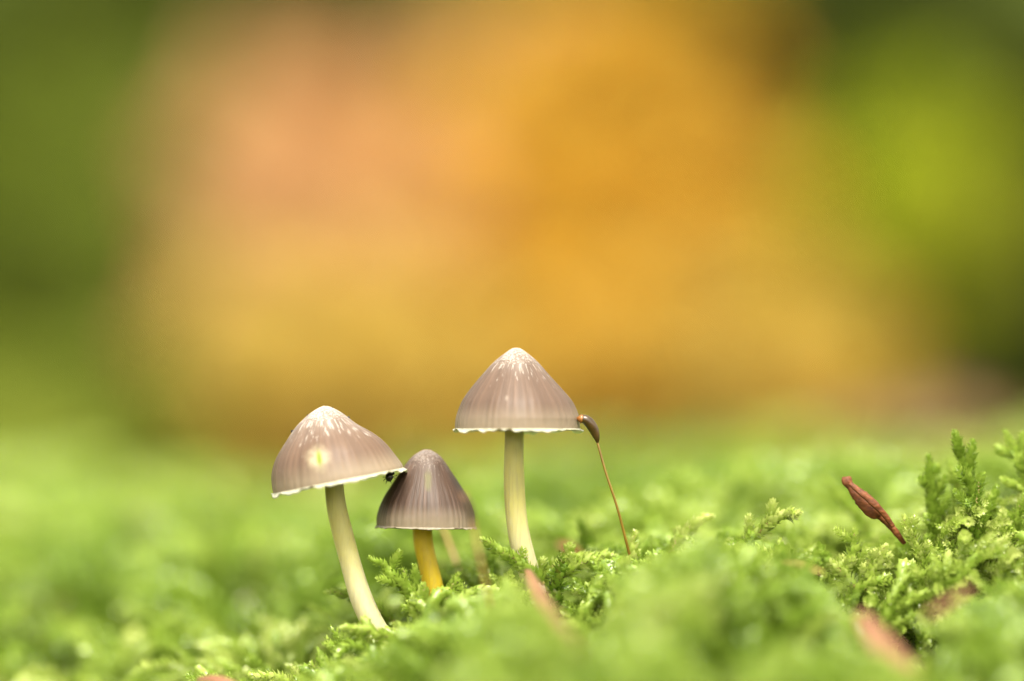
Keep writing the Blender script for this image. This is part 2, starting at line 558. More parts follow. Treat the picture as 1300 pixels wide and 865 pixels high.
def bulk_moss(name, label, n, xr, yr, keep, length, leaf, step, seed, clear=None, branch=0):
    rg = np.random.default_rng(seed)
    x = rg.uniform(*xr, n); y = rg.uniform(*yr, n)
    ok = keep(x, y)
    x, y = x[ok], y[ok]
    n = len(x)
    cl = clump(x, y)
    # hollows carry little moss, so that gaps stay open between the tufts
    thin = rg.random(n) < np.clip(1.1 + cl * 1.0, 0.12, 1)
    x, y, cl = x[thin], y[thin], cl[thin]
    n = len(x)
    top = moss_top(x, y) + cl
    az = vnoise(x * 0.55 + 3, y * 0.55 + 7, 8) * 4 * math.pi + rg.normal(0, 0.7, n)
    lean = np.clip(rg.normal(0.85, 0.35, n), 0.1, 1.5)
    ln = length * rg.uniform(0.65, 1.3, n)
    k = 7
    f = np.linspace(0, 1, k)[None]
    bend = rg.normal(0.25, 0.5, n)[:, None]
    # angle from the upright along the shoot: arched, tips lift or droop
    th = lean[:, None] * (0.25 + 0.95 * f) + bend * f * f
    ds = (ln / (k - 1))[:, None]
    hx = np.cumsum(np.sin(th) * ds, 1) - np.sin(th[:, :1]) * ds
    hz = np.cumsum(np.cos(th) * ds, 1) - np.cos(th[:, :1]) * ds
    px = x[:, None] + hx * np.cos(az)[:, None]
    py = y[:, None] + hx * np.sin(az)[:, None]
    rise = hz.max(1)
    pz = top[:, None] + hz - rise[:, None] + rg.normal(0, 0.06, n)[:, None]
    paths = np.stack([px, py, pz], -1)
    if clear is not None:
        dz = np.array([clear(q) for q in paths])
        paths[:, :, 2] -= dz[:, None]
        ok = dz < 1.3
        paths = paths[ok]; x = x[ok]; y = y[ok]; n = len(x)
    patch = 0.35 + (vnoise(x * 0.9 + 2, y * 0.7 + 4, 21) - 0.5) * 0.9 + (vnoise(x * 0.3 + 2, y * 0.3 + 4, 22) - 0.5) * 0.4 + 0.25 * np.clip(clump(x, y) + 0.6, 0, 1)
    parts = []
    for i in range(n):
        tn = float(np.clip(0.12 + 0.75 * patch[i] + rg.normal(0, 0.13), 0, 1))
        parts.append(shoot_leaves(paths[i], leaf * 0.8, rg, step, leaf, tn))
        for b in range(branch):
            q = rg.integers(2, k - 1)
            d = norm(paths[i][q] - paths[i][q - 1])
            sd_ = norm(np.cross(d, rg.normal(size=3))) * np.array((1, 1, 0.3))
            bl = length * rg.uniform(0.25, 0.5)
            e = np.linspace(0, 1, 4)[:, None]
            bp = paths[i][q] + (d * 0.55 + sd_ * 0.8) * e * bl 
            parts.append(shoot_leaves(bp, leaf * 0.6, rg, step, leaf * 0.85, min(1, tn + 0.12)))
    V, F, A, B = join(parts)
    o = link(name, mesh_np(name, V, F, True, {'tip': ('FLOAT', A), 'tint': ('FLOAT', B)}), M_MOSS)
    tag(o, label, 'moss', kind='stuff')
    return o


bulk_moss('moss_carpet', 'feathery green moss carpet around the feet of the mushrooms', 2300, (-5.4, 5.6), (-1.6, 2.2),
          lambda x, y: (y > -1.6) & (y < 2.2), 0.85, 0.075, 0.0095, 31, sink, 1)
bulk_moss('moss_carpet', 'blurred light green moss carpet stretching away behind the mushrooms', 5000, (-8.5, 8.5), (2.2, 16),
          lambda x, y: (np.abs(x) < 5.6 + 0.2 * y), 1.15, 0.15, 0.03, 32)
bulk_moss('moss_carpet', 'faint far moss carpet running up to the crest behind everything', 2600, (-11, 11), (15.5, 27),
          lambda x, y: (np.abs(x) < 4.5 + 0.24 * y), 1.3, 0.24, 0.055, 34)
bulk_moss('moss_carpet', 'soft blurred moss carpet in the foreground before the mushrooms', 2300, (-5.4, 5.6), (-8, -1.6),
          lambda x, y: (y < -1.6), 0.95, 0.11, 0.017, 33, sink, 1)


def moss_shoot(tip, foot, label, seed, arch=0.1, side=5, side_len=0.35, tint=0.6, leaf=0.085, toward=0.0, droop=0.0):
    """one shoot that can be told apart: foot to tip, with side branchlets"""
    rg = np.random.default_rng(seed)
    tip, foot = np.asarray(tip, float), np.asarray(foot, float)
    ax = tip - foot
    ln = np.linalg.norm(ax)
    e = np.linspace(0, 1, 12)[:, None]
    up = np.array((0, 0, 1.0))
    path = foot + ax * e + up * (arch * ln) * (4 * e * (1 - e)) + np.array((0, -1.0, 0)) * toward * np.sin(e * math.pi)
    path[:, 2] -= droop * ln * (e[:, 0] ** 4)
    path[1:-1] += rg.normal(0, 0.012, (10, 3))
    root = thing('moss_shoot', foot, label, 'moss', 'moss shoots standing out of the carpet')
    pv, pf = tube(path - foot, np.linspace(0.022, 0.008, 12), 6)
    stemo = link('stem', mesh_np('stem', pv, pf), M_MSTEM, root)
    parts = [shoot_leaves(path, 0.07, rg, 0.0048, leaf, tint, 0.6)]
    for b in range(side):
        q = 2 + int(b * 8 / max(1, side))
        d = norm(path[q + 1] - path[q])
        lat = norm(np.cross(d, np.array((0.2, -1, 0.1)))) * (1 if b % 2 else -1)
        lat = norm(lat + rg.normal(0, 0.35, 3))
        bl = side_len * rg.uniform(0.6, 1.1) * (1 - 0.5 * q / 12)
        ee = np.linspace(0, 1, 6)[:, None]
        bp = path[q] + (d * 0.7 + lat * 0.75) * ee * bl + up * ee ** 2 * 0.2 * bl
        parts.append(shoot_leaves(bp, 0.055, rg, 0.005, leaf * 0.85, min(1, tint + 0.08), 0.6))
    V, F, A, B = join(parts)
    lv = link('leaves', mesh_np('leaves', V - foot, F, True, {'tip': ('FLOAT', A), 'tint': ('FLOAT', B)}), M_MOSS, root)
    lv['kind'] = 'stuff'
    return root


SH = [
    # tip px,row,y   foot px,row,y  label  arch side slen tint
    ((470, 708, -.15), (562, 800, -.3), 'olive moss frond leaning left from the foot of the amber stem', .06, 4, .30, .55),
    ((509, 722, -.15), (545, 800, -.3), 'short upright moss sprig just left of the amber stem', .02, 2, .22, .55),
    ((583, 728, -.2), (548, 800, -.3), 'moss sprig curling up right of the amber stem', .05, 2, .25, .62),
    ((538, 742, -.35), (540, 805, -.4), 'stubby moss sprig covering the foot of the amber stem', .02, 3, .2, .68),
    ((413, 752, .25), (500, 790, .3), 'thin moss tip poking out left of the leaning pale stem', .08, 2, .2, .62),
    ((610, 684, -.25), (690, 742, -.3), 'plump moss shoot arching down to the tallest stem from its left', .07, 3, .2, .6),
    ((752, 706, .2), (668, 752, .1), 'pale moss shoot lying flat to the right of the tallest stem', .14, 3, .2, .75),
    ((712, 702, -.1), (702, 775, -.2), 'dark green bristly moss sprig against the foot of the tallest stem', .0, 4, .22, .15),
    ((784, 706, .15), (715, 732, .0), 'low moss shoot pointing from the tallest stem to the brown stalk', .1, 2, .16, .85),
    ((735, 660, 1.1), (765, 735, 1.0), 'dark moss shoot rising behind the gap between tallest stem and brown stalk', .0, 3, .2, .2),
    ((806, 674, .1), (800, 735, .0), 'small upright moss tip touching the foot of the brown stalk', .0, 2, .14, .9),
    ((905, 655, .3), (850, 705, .2), 'glistening pale moss tip right of the brown stalk', .14, 2, .2, .95),
    ((1016, 650, .0), (935, 705, .1), 'rounded pale moss tip between the brown stalk and the brown husk', .14, 4, .22, .9),
    ((1028, 705, -.2), (1085, 745, -.3), 'bright moss tip leaning left below the brown husk', .1, 3, .2, .95),
    ((1085, 672, -.1), (1080, 745, -.2), 'loose moss sprig directly under the brown husk', .03, 5, .24, .7),
    ((1125, 693, -.2), (1100, 750, -.3), 'short moss sprig with bright tips under the tail of the husk', .03, 4, .2, .9),
    ((1148, 655, .0), (1180, 740, -.1), 'pale moss sprig touching the tail of the brown husk', .02, 4, .22, .85),
    ((1046, 606, 1.5), (1110, 690, 1.2), 'blurred thin moss tip behind the head of the brown husk', .06, 2, .2, .6),
    ((1178, 578, .35), (1192, 720, .25), 'stout upright moss shoot beside the brown husk', .0, 8, .3, .45),
    ((1216, 556, .2), (1262, 735, .0), 'tallest upright moss shoot in the tuft past the husk', .03, 9, .4, .42),
    ((1242, 612, -.15), (1240, 740, -.2), 'dark twisted moss shoot in the middle of the tuft', .0, 5, .22, .2),
    ((1276, 547, .5), (1335, 680, .3), 'moss shoot leaning out at the far end of the tuft', .04, 7, .34, .6),
    ((1204, 583, .6), (1228, 700, .4), 'thin moss tip between the two tall shoots of the tuft', .1, 3, .24, .6),
    ((1300, 628, .1), (1268, 735, .0), 'fine moss spray at the foot of the tuft leaning away from it', .05, 6, .28, .5),
    ((318, 856, -.1), (420, 905, -.2), 'bright moss tip lying lowest left of the leaning pale stem', .1, 3, .2, .9),
    ((395, 842, -.25), (440, 905, -.3), 'knobbly moss shoot below the foot of the leaning pale stem', .08, 4, .24, .7),
    ((447, 822, -.2), (480, 905, -.3), 'upright moss shoot under the foot of the leaning pale stem', .03, 5, .24, .35),
    ((516, 836, -.4), (470, 905, -.4), 'moss shoot curling away under the leaning pale stem to its right', .06, 5, .24, .5),
    ((432, 797, -.5), (520, 830, -.6), 'thin moss shoot crossing in front of the leaning stem foot', .1, 2, .2, .75),
]
for k, (tp, ft, lab, ar, sdn, sl, tn) in enumerate(SH):
    moss_shoot(P(*tp), P(*ft), lab, 100 + k, ar, sdn, sl, tn, 0.085 if sdn >= 7 else 0.068 + 0.01 * (k % 3 == 0))

# ------------------------------------------------------------------ mushrooms
def make_mushroom(label, apex, rim_l, rim_r, y, prof_l, prof_r, stem_pts, cap_mat, margin_mat, stem_mat, gill_mat, seed, frill=1.0, specks=(), speck_mat=None, nodx=0.0):
    """apex, rim_l, rim_r as photograph pixels; profiles: (radius, height) from tip to margin, in units of the half rim width"""
    rg = np.random.default_rng(seed)
    L, Rr = P(*rim_l, y), P(*rim_r, y)
    cen = (L + Rr) / 2
    half = np.linalg.norm(Rr - L) / 2
    tilt = math.atan2(Rr[2] - L[2], Rr[0] - L[0])
    foot = np.array(P(*stem_pts[-1][:2], stem_pts[-1][2]))
    root = thing('mushroom', foot, label, 'mushroom', 'mushrooms in the moss')
    rot = np.array(Matrix.Rotation(-tilt, 3, 'Y')) @ np.array(Matrix.Rotation(nodx, 3, 'X'))

    nt, nz = 480, 90
    pl, pr = spline(prof_l, nz) * half, spline(prof_r, nz) * half
    th = np.linspace(0, 2 * math.pi, nt, endpoint=False)
    w = ((1 + np.cos(th)) / 2)[None]
    r = pl[:, :1] * (1 - w) + pr[:, :1] * w
    z = pl[:, 1:] * (1 - w) + pr[:, 1:] * w
    f = np.linspace(0, 1, nz)[:, None]                       # 0 tip .. 1 margin
    ngr = 44
    ph = rg.random(nt)
    gph = np.cos(th * ngr + 1.5 * np.sin(th * 3 + seed) + 1.1 * np.sin(th * 7 + 2 * seed) + 0.5 * np.sin(th * 13 + seed))
    groove = gph * (0.006 if seed == 3 else 0.004) * (0.6 + 0.4 * np.sin(th * 9 + seed)) + np.cos(th * 17 + seed) * 0.003
    r = r * (1 + groove[None] * np.clip((f - 0.3) / 0.5, 0, 1) / max(half, 0.1) * 0.6)
    r = r * (1 + 0.012 * np.sin(th * 3 + seed)[None] * f + 0.008 * np.sin(th * 5 + 2 * seed)[None] * f)
    X = np.stack([r * np.cos(th)[None], r * np.sin(th)[None] * np.ones_like(f), z], -1)
    hh = 1 - f
    pol = np.stack([np.cos(th)[None] * np.minimum(1, f * 3.4 + .05), np.sin(th)[None] * np.minimum(1, f * 3.4 + .05), hh * np.ones((1, nt))], -1)
    Vo = X.reshape(-1, 3)

    def grid(nr, base=0, flip=False):
        i = np.arange(nr - 1)[:, None] * nt
        j = np.arange(nt)[None]
        jn = (j + 1) % nt
        F = np.stack([i + j, i + nt + j, i + nt + jn, i + jn], -1).reshape(-1, 4) + base
        return F[:, ::-1] if flip else F
    # inner wall, so that the cap has a thickness
    thick = 0.022
    ri = np.maximum(r - thick * np.minimum(1, f * 4), r * 0.3)
    Xi = np.stack([ri * np.cos(th)[None], ri * np.sin(th)[None] * np.ones_like(f), z - 0.03 * (1 - f)], -1)
    Vi = Xi.reshape(-1, 3)
    F = np.vstack([grid(nz), grid(nz, nz * nt, True)])
    j = np.arange(nt); jn = (j + 1) % nt
    e0 = (nz - 1) * nt
    F = np.vstack([F, np.stack([e0 + j, nz * nt + e0 + j, nz * nt + e0 + jn, e0 + jn], -1)])
    off = cen - foot
    cap = link('cap', mesh_np('cap', np.vstack([Vo, Vi]) @ np.eye(3), F, True, {'polar': ('FLOAT_VECTOR', np.vstack([pol.reshape(-1, 3)] * 2)), 'groove': ('FLOAT', np.tile(gph, nz * 2))}), cap_mat, root)
    M4 = Matrix.Translation([float(q) for q in off]) @ Matrix.Rotation(-tilt, 4, 'Y') @ Matrix.Rotation(nodx, 4, 'X')
    cap.matrix_local = M4

    # pale frilled margin
    nm = 7
    g = np.linspace(0, 1, nm)[:, None]
    wave = (0.5 * np.sin(th * 23 + 3.5 * np.sin(th * 4 + seed)) + 0.35 * np.sin(th * 37 + seed) + 0.4 * np.sin(th * 11 + 2 * seed))[None]
    vary = (0.75 + 0.3 * np.sin(th * 5 + seed) + 0.25 * np.sin(th * 13 + 3 * seed) + 0.2 * rg.normal(size=nt).cumsum() / np.sqrt(nt))[None]
    vary = np.clip(vary, 0.25, 1.4)
    rm = r[-1:] + 0.002 + g ** 1.6 * (0.034 * frill) * vary + g * wave * 0.006 * frill
    zm = z[-1:] + 0.016 - g * 0.034 * frill * vary + g ** 2 * wave * 0.012 * frill
    A = np.stack([rm * np.cos(th)[None], rm * np.sin(th)[None], zm], -1).reshape(-1, 3)
    rb = rm - 0.010
    Bm = np.stack([rb * np.cos(th)[None], rb * np.sin(th)[None], zm - 0.004], -1).reshape(-1, 3)
    Fm = np.vstack([grid(nm), grid(nm, nm * nt, True)])
    e0 = (nm - 1) * nt
    Fm = np.vstack([Fm, np.stack([e0 + j, nm * nt + e0 + j, nm * nt + e0 + jn, e0 + jn], -1)])
    mg = link('margin', mesh_np('margin', np.vstack([A, Bm]), Fm), margin_mat, cap)

    # gills under the cap
    ng = 36
    GV, GF = [], []
    ks = np.linspace(int(nz * 0.35), nz - 2, 12).astype(int)
    for q in range(ng):
        a = 2 * math.pi * q / ng
        jt = int(q * nt / ng) % nt
        c, s_ = math.cos(a), math.sin(a)
        tn = np.array((-s_, c, 0)) * 0.006
        for sgn in (1, -1):
            b0 = len(GV) * 0
        top = np.stack([(ri[ks, jt]) * c, (ri[ks, jt]) * s_, z[ks, jt] - 0.01], -1)
        inn = np.stack([np.maximum(ri[ks, jt] * 0.45, 0.1) * c, np.maximum(ri[ks, jt] * 0.45, 0.1) * s_, z[ks, jt] * 0.75 + 0.02], -1)
        b = sum(len(v) for v in GV)
        GV += [top + tn, top - tn, inn]
        m_ = len(ks)
        t_ = np.arange(m_ - 1)
        GF += [np.stack([b + t_, b + t_ + 1, b + 2 * m_ + t_ + 1, b + 2 * m_ + t_], -1),
               np.stack([b + m_ + t_ + 1, b + m_ + t_, b + 2 * m_ + t_, b + 2 * m_ + t_ + 1], -1)]
    gl = link('gills', mesh_np('gills', np.vstack(GV), np.vstack(GF), False), gill_mat, cap)
    gl['kind'] = 'stuff'

    # stem
    sp = np.array([list(P(a_, b_, c_)) + [w_ / 2 / 136 * (c_ + CD) / CD] for a_, b_, c_, w_ in stem_pts])
    # runs up inside the cap
    d0 = norm(sp[0, :3] - sp[1, :3])
    sp = np.vstack([np.concatenate([sp[0, :3] + d0 * 0.42 * half, [sp[0, 3] * 0.9]]), sp])
    q = spline(sp, 60)
    rad = q[:, 3] * (1 + 0.02 * np.sin(np.linspace(0, 21, 60) + seed))
    sv, sf = tube(q[:, :3] - foot, rad, 28)
    st = link('stem', mesh_np('stem', sv, sf), stem_mat, root)
    # specks of dirt on the cap
    for (tx, f_, sz) in specks:
        jz, jt = int(f_ * (nz - 1)), int((tx % 360) / 360 * nt)
        c = X[jz, jt]
        me = ball((0, 0, 0), (sz, sz * 0.8, sz * 0.9), 6, 8, 0.3, seed + jt)
        so = link('speck', me, speck_mat, cap)
        so.location = [float(v) for v in c]
    return root


def ball(c, s, nu, nv, lump, seed):
    rg = np.random.default_rng(seed)
    u = np.linspace(0, math.pi, nu + 1)[1:-1]
    v = np.linspace(0, 2 * math.pi, nv, endpoint=False)
    q = np.stack([np.sin(u)[:, None] * np.cos(v)[None], np.sin(u)[:, None] * np.sin(v)[None], np.cos(u)[:, None] * np.ones(nv)[None]], -1).reshape(-1, 3)
    q = np.vstack([q, [(0, 0, 1)], [(0, 0, -1)]])
    q = q * (1 + lump * (rg.random((len(q), 1)) - 0.5))
    n = len(u)
    F = []
    for i in range(n - 1):
        for j in range(nv):
            a, b = i * nv + j, i * nv + (j + 1) % nv
            F += [(a, a + nv, b + nv), (a, b + nv, b)]
    for j in range(nv):
        F += [(n * nv, j, (j + 1) % nv), (n * nv + 1, (n - 1) * nv + (j + 1) % nv, (n - 1) * nv + j)]
    return mesh_np('ball', q * np.array(s) + np.array(c), np.array(F))


M_MARGIN = (lambda m: m.done(m.leafy(m.ramp(m.noise(40.0), [(0.3, (0.48, 0.46, 0.33)), (0.7, (0.62, 0.62, 0.52))]), (0.6, 0.62, 0.4), 0.4, 0.4)))(NT('cap_margin'))
M_GILL = (lambda m: m.done(m.leafy((0.3, 0.27, 0.21), (0.3, 0.27, 0.16), 0.4, 0.6)))(NT('gills'))
M_DIRT = simple('dark_dirt', (0.006, 0.005, 0.004), (0.015, 0.012, 0.01), 30, 0.5)

GREY = ((0.057, 0.036, 0.025), (0.105, 0.066, 0.046), (0.154, 0.095, 0.066))
GREYB = ((0.066, 0.039, 0.026), (0.118, 0.073, 0.048), (0.170, 0.103, 0.070))
GREYC = ((0.030, 0.019, 0.013), (0.069, 0.041, 0.029), (0.120, 0.072, 0.051))

u = 82.5   # half rim width of the tallest in pixels of the photograph, used to scale its outline
prA_l = [(0, 1.265), (.06, 1.255), (.15, 1.20), (.35, 1.045), (.545, .835), (.715, .635), (.845, .45), (.925, .26), (.955, .13), (.96, .0)]
prA_r = [(0, 1.265), (.06, 1.255), (.16, 1.19), (.33, 1.045), (.51, .84), (.71, .615), (.86, .425), (.945, .22), (.955, .13), (.96, .0)]
capA = cap_material('cap_skin_grey', *GREY, 0.85, spots=[((-.09, -.5, .30), (.022, .3, .035), (.28, .24, .2), 0.0, 1.0, 0.5)])
stA = stem_material('stem_pale', (0.40, 0.365, 0.13), (0.38, 0.35, 0.20), 0.75, 1.35)
mA = make_mushroom('tallest mushroom with grey brown bell cap on a straight pale stem', (655, 441), (573, 546), (738, 546), 0.0, prA_l, prA_r,
                   [(653, 546, 0, 24), (652.5, 600, 0, 25.5), (654.5, 645, 0, 27), (660, 685, 0, 27.5), (670, 722, .02, 27), (684, 765, .05, 27), (700, 810, .1, 24)],
                   capA, M_MARGIN, stA, M_GILL, 1)

prB_l = [(0, 1.13), (.1, 1.105), (.24, 1.045), (.446, .91), (.64, .72), (.825, .51), (.925, .318), (.957, .14), (.96, .0)]
prB_r = [(0, 1.13), (.1, 1.095), (.25, .975), (.42, .785), (.624, .61), (.77, .44), (.88, .235), (.952, .08), (.965, .0)]
capB = cap_material('cap_skin_tan', *GREYB, 1.0, low=0.26, spots=[((-.115, -.52, .25), (.13, .4, .12), (.33, .28, .18), 0.0, 1.3, 0.9), ((-.105, -.52, .255), (.036, .4, .105), (.15, .19, .012), 0.15, 1.1, 1.0)])
stB = stem_material('stem_leaning', (0.40, 0.365, 0.13), (0.38, 0.35, 0.20), 0.95, 1.5)
mB = make_mushroom('mushroom with tilted tan cap, whitish tip and pale spot, on a leaning stem', (405, 517), (344, 629), (515, 595), -0.05, prB_l, prB_r,
                   [(424, 614, 0, 24), (426, 635, 0, 25), (431, 661, 0, 25.5), (447, 722, -.05, 27), (462, 768, -.1, 28), (484, 808, -.15, 28), (515, 845, -.1, 27), (540, 880, 0, 25)],
                   capB, M_MARGIN, stB, M_GILL, 2, 1.0, [(181, .38, .016), (186, .17, .009), (359, .27, .014), (352, .10, .008)], M_DIRT)

prC_l = [(0, 1.56), (.1, 1.54), (.31, 1.40), (.51, 1.13), (.71, .82), (.88, .52), (.972, .22), (.975, .0)]
prC_r = [(0, 1.56), (.1, 1.54), (.29, 1.41), (.51, 1.11), (.80, .67), (.95, .33), (.982, .15), (.985, .0)]
capC = cap_material('cap_skin_dark', *GREYC, 0.4, low=0.5, lines=0.75, spots=[((.02, -.3, .45), (.05, .4, .12), (.10, .10, .02), 0.1, 1.1, 0.55)])  # the olive streak is a reflection painted into the cap colour
stC = stem_material('stem_amber', (0.44, 0.32, 0.010), (0.44, 0.38, 0.09), 0.2, 0.55)
M_MARGINC = (lambda m: m.done(m.leafy(m.ramp(m.noise(30.0), [(0.3, (0.26, 0.21, 0.15)), (0.7, (0.38, 0.34, 0.26))]), (0.36, 0.3, 0.18), 0.35, 0.45)))(NT('cap_margin_dull'))
mC = make_mushroom('smallest mushroom with dark grooved cap on an amber stem', (537, 573), (477, 669), (604, 671), 0.2, prC_l, prC_r,
                   [(536, 668, .2, 24), (537.5, 690, .2, 24.5), (543, 715, .19, 25), (550, 745, .18, 25), (560, 785, .15, 24), (570, 825, .1, 22)],
                   capC, M_MARGINC, stC, M_GILL, 3, 0.45)

# ------------------------------------------------------------------ moss fruit stalks
M_SETA = simple('fruit_stalk', (0.11, 0.06, 0.006), (0.22, 0.135, 0.015), 4, 0.3, 0.6)
M_SETA2 = simple('red_stalk', (0.30, 0.15, 0.05), (0.40, 0.24, 0.09), 4, 0.4, 0.5)
M_CAPS = simple('spore_capsule', (0.021, 0.011, 0.002), (0.060, 0.030, 0.005), 14, 0.28, 0.6, bump=0.004)
M_LID = simple('capsule_lid', (0.160, 0.053, 0.010), (0.272, 0.112, 0.024), 16, 0.3, 0.6)


def stalk(label, pts, w, capsule=None, mat=None):
    foot = P(*pts[-1])
    root = thing('moss_stalk', foot, label, 'moss stalk', 'stalks of the moss fruit')
    q = spline([P(*p) for p in pts], 40)
    v, f = tube(q - foot, np.linspace(w * 0.8, w * 1.1, 40) / 2 / 136, 10)
    link('seta', mesh_np('seta', v, f), mat or M_SETA, root)
    if capsule:
        c = np.array([list(P(*p[:3])) + [p[3] / 2 / 136] for p in capsule])
        q = spline(c, 36)
        v, f = tube(q[:, :3] - foot, q[:, 3], 18)
        cp = link('capsule', mesh_np('capsule', v, f), M_CAPS, root)
        # lid with a short beak at the mouth of the capsule
        e = q[-1]
        d = norm(q[-1, :3] - q[-4, :3])
        lp = np.array([e[:3] - d * 0.012, e[:3] + d * 0.0, e[:3] + d * 0.016, e[:3] + d * 0.034, e[:3] + d * 0.05])
        v, f = tube(lp - foot, [e[3] * 1.06, e[3] * 1.13, e[3] * 0.95, e[3] * 0.5, e[3] * 0.15], 18)
        link('lid', mesh_np('lid', v, f), M_LID, cp)
    return root


stalk('thin amber stalk whose dark brown capsule leans on the tallest cap', [(757, 557, -.12), (762, 575, -.12), (770, 603, -.12), (781, 636, -.1), (790, 668, -.05), (798, 700, 0), (808, 740, .1)], 3.6,
      [(758.5, 562, -.12, 3.6), (757.5, 556, -.12, 8), (754, 546, -.12, 12.5), (749, 538, -.13, 13.5), (743.5, 533, -.14, 12), (738, 532, -.14, 10)])
stalk('blurred pinkish stalk between the amber stem and the tallest stem, lower end behind moss', [(556, 650, 1.6), (563, 672, 1.55), (572, 695, 1.5), (582, 722, 1.4), (592, 760, 1.3)], 5, None, M_SETA2)
stalk('blurred reddish stalk with its capsule over the right edge of the smallest cap', [(600, 660, -1.9), (602, 672, -1.9), (605, 690, -1.9), (611, 715, -1.9), (622, 770, -1.8)], 3.4,
      [(600, 661, -1.9, 3.5), (598.5, 655, -1.9, 6), (596, 646, -1.9, 7.5), (593, 637, -1.9, 7.5), (590, 631, -1.9, 5)], M_SETA2)

# ------------------------------------------------------------------ plant scraps
M_HUSK = simple('husk_brown', (0.06, 0.015, 0.005), (0.20, 0.062, 0.015), 14, 0.6, 0.35, bump=0.03, stretch=(1, 1, 2), detail=6)
M_STRIP = simple('dead_leaf_pinkish', (0.186, 0.081, 0.038), (0.292, 0.145, 0.081), 3, 0.6, 0.3, trans=0.2)
M_NEEDLE = simple('dead_needle', (0.3, 0.18, 0.05), (0.42, 0.28, 0.1), 4, 0.5, 0.4)
M_DEAD = simple('dead_leaf_brown', (0.075, 0.042, 0.013), (0.13, 0.072, 0.024), 1.6, 0.6, 0.3, trans=0.25)


def strip(name, label, cat, pts, mat, cup=0.5, up=(0, -0.4, 1), thick=0.012, jag=0.0, seed=0, group=None):
    """a cupped strip of plant matter; pts: px,row,y,width px"""
    rg = np.random.default_rng(seed)
    p = np.array([list(P(*q[:3])) + [q[3] / 2 / 136 * (q[2] + CD) / CD] for q in pts])
    c = spline(p, 36)
    foot = c[-1, :3].copy()
    t = norm(np.gradient(c[:, :3], axis=0))
    u_ = norm(np.asarray(up, float)[None] - t * (t @ np.asarray(up, float))[:, None])
    s = np.cross(t, u_)
    k = 9
    a = np.linspace(-1, 1, k)[None]
    w = c[:, 3:4] * (1 + jag * rg.normal(size=(36, 1)))
    dome = (1 - a * a) * cup * w
    A = c[:, None, :3] + s[:, None] * (a * w)[..., None] + u_[:, None] * dome[..., None]
    Bt = A - u_[:, None] * thick
    V = np.vstack([A.reshape(-1, 3), Bt.reshape(-1, 3)]) - foot
    i, j = np.meshgrid(np.arange(35), np.arange(k - 1), indexing='ij')
    b = (i * k + j).ravel()
    top = np.stack([b, b + 1, b + k + 1, b + k], -1)
    n = 36 * k
    F = [top, top[:, ::-1] + n]
    for side in (0, k - 1):
        e = np.arange(35) * k + side
        q = np.stack([e, e + k, e + k + n, e + n], -1)
        F.append(q if side == 0 else q[:, ::-1])
    for row in (0, 35):
        e = row * k + np.arange(k - 1)
        q = np.stack([e, e + n, e + n + 1, e + 1], -1)
        F.append(q if row == 0 else q[:, ::-1])
    o = link(name, mesh_np(name, V, np.vstack(F)), mat)
    o.location = [float(v) for v in foot]
    return tag(o, label, cat, group)


hk = strip('dried_husk', 'reddish brown dried husk sticking up slantwise from the moss', 'husk',
           [(1075, 605, 0, 10), (1076, 611, 0, 14), (1081, 618, 0, 11), (1086, 624, 0, 16), (1094, 632, 0, 22), (1104, 642, 0, 25), (1112, 650, 0, 22), (1118, 655, .02, 11), (1130, 666, .03, 10), (1140, 678, .05, 8), (1149, 690, .08, 5)],
           M_HUSK, 0.7, (0.35, -1, 0.5), 0.02, 0.06, 11)
# a second lapping scale of the same husk
sc = strip('scale', None, None, [(1079, 613, -.1, 5), (1090, 622, -.14, 9), (1101, 631, -.16, 10), (1113, 642, -.15, 10), (1124, 654, -.1, 9), (1134, 668, -.05, 7)],
           M_HUSK, 0.6, (0.45, -1, 0.7), 0.015, 0.07, 12)
loc = sc.location.copy()
sc.parent = hk
sc.location = loc - hk.location
strip('dead_needle_leaf', 'blurred pinkish brown dead leaf strip starting at the tallest stem foot', 'dead leaf',
      [(671, 724, -.7, 10), (681, 745, -1.4, 18), (695, 770, -2.2, 24), (713, 797, -3.1, 26), (742, 832, -4.2, 18)], M_STRIP, 0.3, (0.3, -0.6, 1))
strip('dead_leaf', 'pinkish brown dead leaf strip lying in the moss below the tuft', 'dead leaf',
      [(1093, 778, -3.0, 16), (1110, 803, -3.2, 34), (1133, 835, -3.4, 44), (1163, 875, -3.8, 46), (1190, 910, -4.1, 30)], M_STRIP, 0.25, (0.2, -0.7, 1), seed=3, jag=0.05)
strip('dead_leaf', 'small pinkish scrap of dead leaf under the upright moss tuft', 'dead leaf',
      [(1235, 742, -3.0, 5), (1218, 755, -3.1, 9), (1198, 768, -3.2, 10), (1175, 782, -3.3, 6)], M_STRIP, 0.25, (0.2, -0.7, 1), seed=4)
strip('dead_leaf', 'orange brown scrap of dead leaf low left beside the bright lowest moss tip', 'dead leaf',
      [(252, 862, -.9, 10), (268, 861, -1.0, 16), (288, 866, -1.1, 16), (315, 880, -1.3, 12)], M_STRIP, 0.25, (0, -0.6, 1), seed=5)
strip('conifer_needle', 'pale straw coloured needle lying on moss left of the brown husk', 'needle',
      [(992, 712, -1.2, 3), (1008, 715, -1.3, 6), (1026, 720, -1.4, 5), (1045, 727, -1.5, 3)], M_NEEDLE, 0.5, (0, -0.5, 1), seed=6)
strip('dead_leaf', 'tiny blurred red brown scrap behind the gap right of the tallest stem', 'dead leaf',
      [(708, 690, 1.9, 8), (722, 695, 1.9, 16), (738, 706, 1.9, 8)], M_HUSK, 0.3, (0, -0.8, 1), seed=7)

